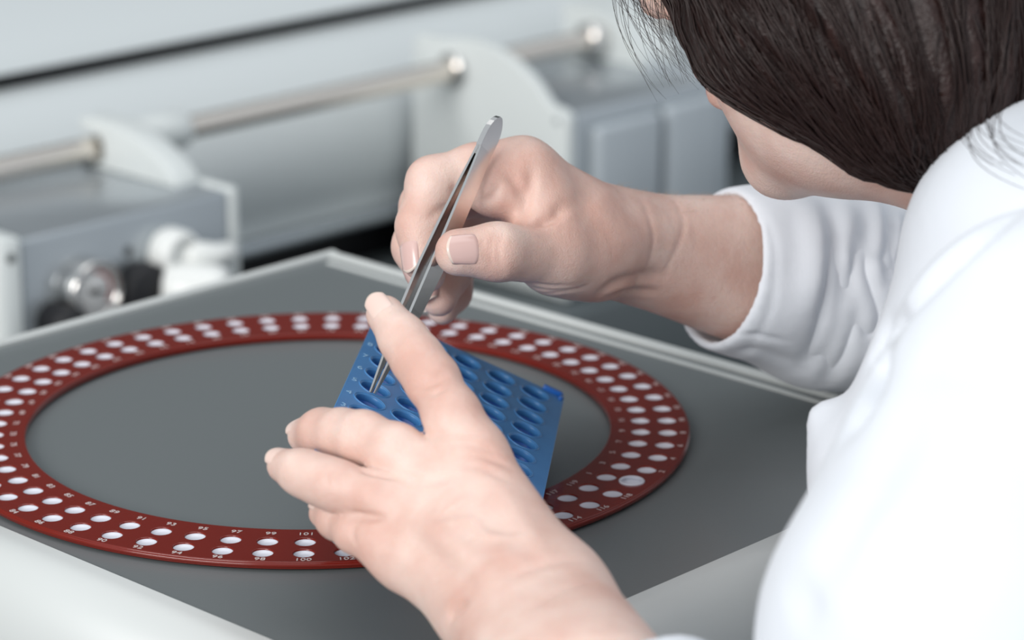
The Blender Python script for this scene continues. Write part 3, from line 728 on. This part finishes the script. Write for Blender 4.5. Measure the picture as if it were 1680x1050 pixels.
# fine hair along the far forearm
ah = bpy.data.curves.new('arm_hair', 'CURVE'); ah.dimensions = '3D'; ah.bevel_depth = .00005; ah.bevel_resolution = 0
RNm = vnormals(*HR); cand = np.where((RNm @ AX_U > .55) & ((HR[0] - CAM) @ AX_R / ((HR[0] - CAM) @ AX_F) * FPX + 840 > 1010))[0]
for q in rng.choice(cand, 420, replace=False):
    a0 = HR[0][q]; n0 = RNm[q]; d0 = n0 * .6 + AX_R * rng.normal(.2, .5) + AX_F * rng.normal(0, .4); L = rng.uniform(.0015, .0045)
    sp = ah.splines.new('POLY'); sp.points.add(2)
    for i, f in enumerate((0, .5, 1)): sp.points[i].co = (*(a0 + d0 * L * f - n0 * L * .3 * f * f), 1); sp.points[i].radius = 1 - .6 * f
o = bpy.data.objects.new('arm_hair', ah); COL.objects.link(o); o.parent = body; o['kind'] = 'stuff'; ah.materials.append(MT['arm_hair'])

# ================= lab coat
coat = pobj('lab_coat', mesh('lab_coat', [], [], MT['coat']), person)
def coat_piece(prims, h, k, cut=None, shell=0, lines=(), name='panel', sm=2, k2=None, obj=None):
    lo = np.min([prim_bb(p)[0] for p in prims], 0); hi = np.max([prim_bb(p)[1] for p in prims], 0)
    F = Field(lo, hi, h); add_prims(F, prims, k)
    full = (slice(0, F.n[0]), slice(0, F.n[1]), slice(0, F.n[2])); g = F.grid(full)
    if shell: F.D = smax(F.D, -(F.D + shell), .0012)
    if cut:
        for pt, nn in cut: F.D = smax(F.D, ((g[0] - pt[0]) * nn[0] + (g[1] - pt[1]) * nn[1] + (g[2] - pt[2]) * nn[2]).astype(np.float32), .0015)
    V, Q = nets(F); V = lap(V, Q, sm)
    if lines: V = creases(V, Q, lines, 1); V = lap(V, Q, 1)
    return V, Q
# far sleeve
slv = chain(X([(1150, 440, 1.031), (1250, 448, 1.042), (1350, 475, 1.060), (1550, 500, 1.100), (1750, 520, 1.120)]), [28.5, 31, 36, 42, 50])
pa, pb, pc = P(1187, 312, 1.037), P(1150, 572, 1.037), P(1250, 440, 1.009)
cn = np.cross(pb - pa, pc - pa); cn /= np.linalg.norm(cn); cn = cn if cn @ AX_R < 0 else -cn
SL = [([(1366, 330), (1372, 400), (1368, 470), (1355, 550), (1320, 605)], .0042, .0050), ([(1400, 380), (1412, 440), (1430, 520), (1430, 560)], .0040, .0045), ([(1400, 470), (1388, 540), (1358, 630)], .0035, .0040),
      ([(1463, 335), (1462, 400), (1456, 455)], .0045, .0040), ([(1494, 345), (1490, 410), (1484, 470)], .0050, .0035), ([(1425, 340), (1432, 400), (1445, 440)], .0030, .0045), ([(1520, 340), (1515, 400), (1500, 460)], .0040, .0040),
      ([(1385, 335), (1390, 400), (1385, 450)], -.0030, .0050), ([(1445, 335), (1446, 400), (1440, 470)], -.0030, .0050), ([(1340, 340), (1345, 420), (1335, 520)], -.0022, .0070), ([(1478, 350), (1474, 420)], -.0030, .0040),
      ([(1213, 548), (1250, 552), (1294, 562)], .0008, .0014), ([(1240, 330), (1268, 390), (1272, 450), (1260, 520), (1225, 575)], .0007, .0014), ([(1300, 330), (1310, 400), (1300, 480)], .0012, .0060),
      ([(1190, 590), (1240, 575), (1300, 600)], .0010, .0035)]
SV, SQ = coat_piece(slv, .0014, .008, cut=[(pa, cn)], shell=.0032, lines=SL)
# near cuff
cfl = chain([P(985, 1090, .795), P(1090, 1230, .770), P(1300, 1420, .74)], [23, 30, 44])
cax = P(1090, 1230, .770) - P(985, 1090, .795); cax /= np.linalg.norm(cax)
CV, CQ = coat_piece(cfl, .0016, .006, cut=[(P(1122, 1122, .785), -cax)], shell=.0032)
# body of the coat: chest panel, shoulder and near upper arm, collar
bodyc = [('c', P(1740, 430, .865), P(1548, 795, .860), .038, .038), ('c', P(1750, 430, .86), P(1760, 1000, .86), .050, .075),
         ('c', P(1760, 430, .870), P(1770, 520, 1.110), .048, .053), ('c', P(1770, 520, 1.11), P(1880, 760, 1.06), .053, .05),
         ('c', P(1840, 470, .905), P(1850, 1000, .90), .064, .078), ('c', P(1880, 440, .93), P(1790, 510, 1.11), .056, .056), ('c', P(1790, 500, 1.11), P(1640, 505, 1.11), .054, .045),
         ('c', P(1350, 690, .875), P(1430, 800, .865), .006, .020),
         ('c', P(1745, 630, .780), P(1605, 1060, .740), .050, .058, .003), ('c', P(1605, 1060, .740), P(1600, 1250, .735), .058, .058, .003),
         ('c', P(1960, 700, .80), P(1900, 1200, .80), .055, .075, .012), ('c', P(1300, 1420, .74), P(1600, 1300, .735), .044, .056, .01)]
BL = [([(1660, 345), (1560, 425), (1490, 500), (1445, 560), (1425, 630), (1400, 690)], .0080, .0045), ([(1470, 545), (1432, 600), (1424, 650), (1385, 720)], .0030, .0050), ([(1440, 790), (1400, 860), (1340, 960)], .0020, .0070), ([(1520, 640), (1460, 760), (1420, 800)], .0018, .0080), ([(1340, 960), (1300, 1020)], .0020, .0080), ([(1500, 600), (1560, 590), (1640, 620)], .0020, .0100), ([(1520, 860), (1470, 960), (1440, 1040)], .0015, .0100)]
BV, BQ = coat_piece(bodyc, .0030, .012, lines=BL)
# collar standing round the neck
col_ = chain([P(1578, 348, .905), P(1622, 335, .885), P(1680, 305, .870), P(1760, 220, .87), P(1835, 150, .89), P(1880, 170, .94), P(1850, 260, 1.0), P(1780, 350, 1.04)], [6, 9, 13, 15, 15, 15, 15, 15]) + chain([P(1610, 325, .885), P(1660, 390, .870), P(1750, 440, .85)], [9, 20, 34])
KV, KQ = coat_piece(col_, .0022, .008)
VV = []; QQ = []; nb = 0
for v_, q_ in ((SV, SQ), (CV, CQ), (BV, BQ), (KV, KQ)): VV.append(v_); QQ.append(q_ + nb); nb += len(v_)
def cpiece(name, v, q):
    me = bpy.data.meshes.new(name); me.from_pydata(v.tolist(), [], q.tolist()); me.update(); me.materials.append(MT['coat']); me.polygons.foreach_set('use_smooth', [True] * len(me.polygons)); return me
bpy.data.objects.remove(coat); coat = pobj('lab_coat', cpiece('lab_coat', BV, BQ), person)
for nm, v_, q_ in (('sleeve', SV, SQ), ('sleeve', CV, CQ), ('collar', KV, KQ)):
    o = bpy.data.objects.new(nm, cpiece(nm, v_, q_)); COL.objects.link(o); o.parent = coat

# ================= hair
hr = chain(X([(1215, -110, .940), (1248, -52, .925), (1288, 6, .904), (1330, 40, .893), (1425, 66, .885), (1512, 122, .880), (1530, 60, .885), (1540, -80, .890)]), [26, 29, 30, 30, 30, 30, 32, 36])
hr += [('e', hp(-.015, 0, .05), HR3, [.121 * HS, .098 * HS, .108 * HS]), ('c', P(1380, -60, .89), P(1335, 0, .90), .036, .034), ('c', P(1530, 110, .885), P(1580, 20, .90), .034, .040), ('c', P(1470, 20, .89), P(1500, -140, .90), .04, .05)]
lo = np.min([prim_bb(p)[0] for p in hr], 0); hi = np.max([prim_bb(p)[1] for p in hr], 0)
FG = Field(lo, hi, .0025); add_prims(FG, hr, .012); GV, GQ = nets(FG); GV = lap(GV, GQ, 3)
dv = GV - P(1570, 430, .88); az = np.arctan2(dv @ AX_U, dv @ AX_R); rr_ = np.linalg.norm(dv, axis=1); Gn = vnormals(GV, GQ)
amp = .5 * np.sin(az * 37 + 2 * np.sin(rr_ * 40)) + .35 * np.sin(az * 71 + 1.3 + 3 * np.sin(rr_ * 30)) + .3 * np.sin(az * 19 + .5)
GV = GV + Gn * (.0016 * amp * np.clip(rr_ / .06, 0, 1))[:, None]
hair = pobj('hair', cpiece('hair', GV, GQ), person); hair.data.materials[0] = MT['hair']
bv = BVHTree.FromPolygons([Vector(v) for v in GV], [list(map(int, q)) for q in GQ])
hc_ = bpy.data.curves.new('hair_strands', 'CURVE'); hc_.dimensions = '3D'; hc_.bevel_depth = .00030; hc_.bevel_resolution = 0; hc_.use_fill_caps = False
GN = vnormals(GV, GQ); face_cam = np.where((GN @ AX_F) < .35)[0]
NAPE = P(1570, 400, .88)
def strand(pts, r=1.0):
    sp = hc_.splines.new('POLY'); sp.points.add(len(pts) - 1); n = len(pts)
    for i, p in enumerate(pts): sp.points[i].co = (*p, 1); sp.points[i].radius = r * (1 - .75 * i / n)
for q in range(2600):
    p = GV[rng.choice(face_cam)].copy(); pts = []; off = .0002 + .0016 * rng.random(); wob = rng.normal(0, .12, 3); L = int(rng.integers(10, 26))
    for i in range(L):
        loc, nrm, _, _ = bv.find_nearest(Vector(p))
        loc = np.array(loc); nrm = np.array(nrm); pts.append(loc + nrm * (off + .0006 * math.sin(i * .5 + wob[0] * 9)))
        d = NAPE - loc; d /= np.linalg.norm(d); d = d + wob - .10 * AX_U; d -= nrm * (d @ nrm); d /= np.linalg.norm(d) + 1e-9
        p = loc + d * .0045
    strand(pts, .7 + .8 * rng.random())
# loose ends in front of the face and at the nape
for q in range(100):
    x0 = rng.uniform(1000, 1130); y0 = rng.uniform(-50, -20); t0_ = rng.uniform(.93, .96); pts = []
    ex = rng.uniform(30, 110) * (1.2 - (x0 - 1000) / 160); ey = rng.uniform(60, 190)
    for i in range(9):
        f = i / 8; pts.append(P(x0 + ex * f * f + 6 * math.sin(f * 4 + q), y0 + ey * f, t0_))
    strand(pts, .32)
for q in range(14):
    x0 = 1590 + 5 * q; y0 = 150 + rng.uniform(-30, 20); pts = []; ex = rng.uniform(40, 95); ey = rng.uniform(110, 165)
    for i in range(12):
        f = i / 11; pts.append(P(x0 - 22 * math.sin(f * 3) + ex * f ** 3, y0 + ey * f ** .8, .818 - .01 * math.sin(3 * f)))
    strand(pts, .8)
so = bpy.data.objects.new('hair_strands', hc_); COL.objects.link(so); so.parent = hair; so['kind'] = 'stuff'; hc_.materials.append(MT['strand'])
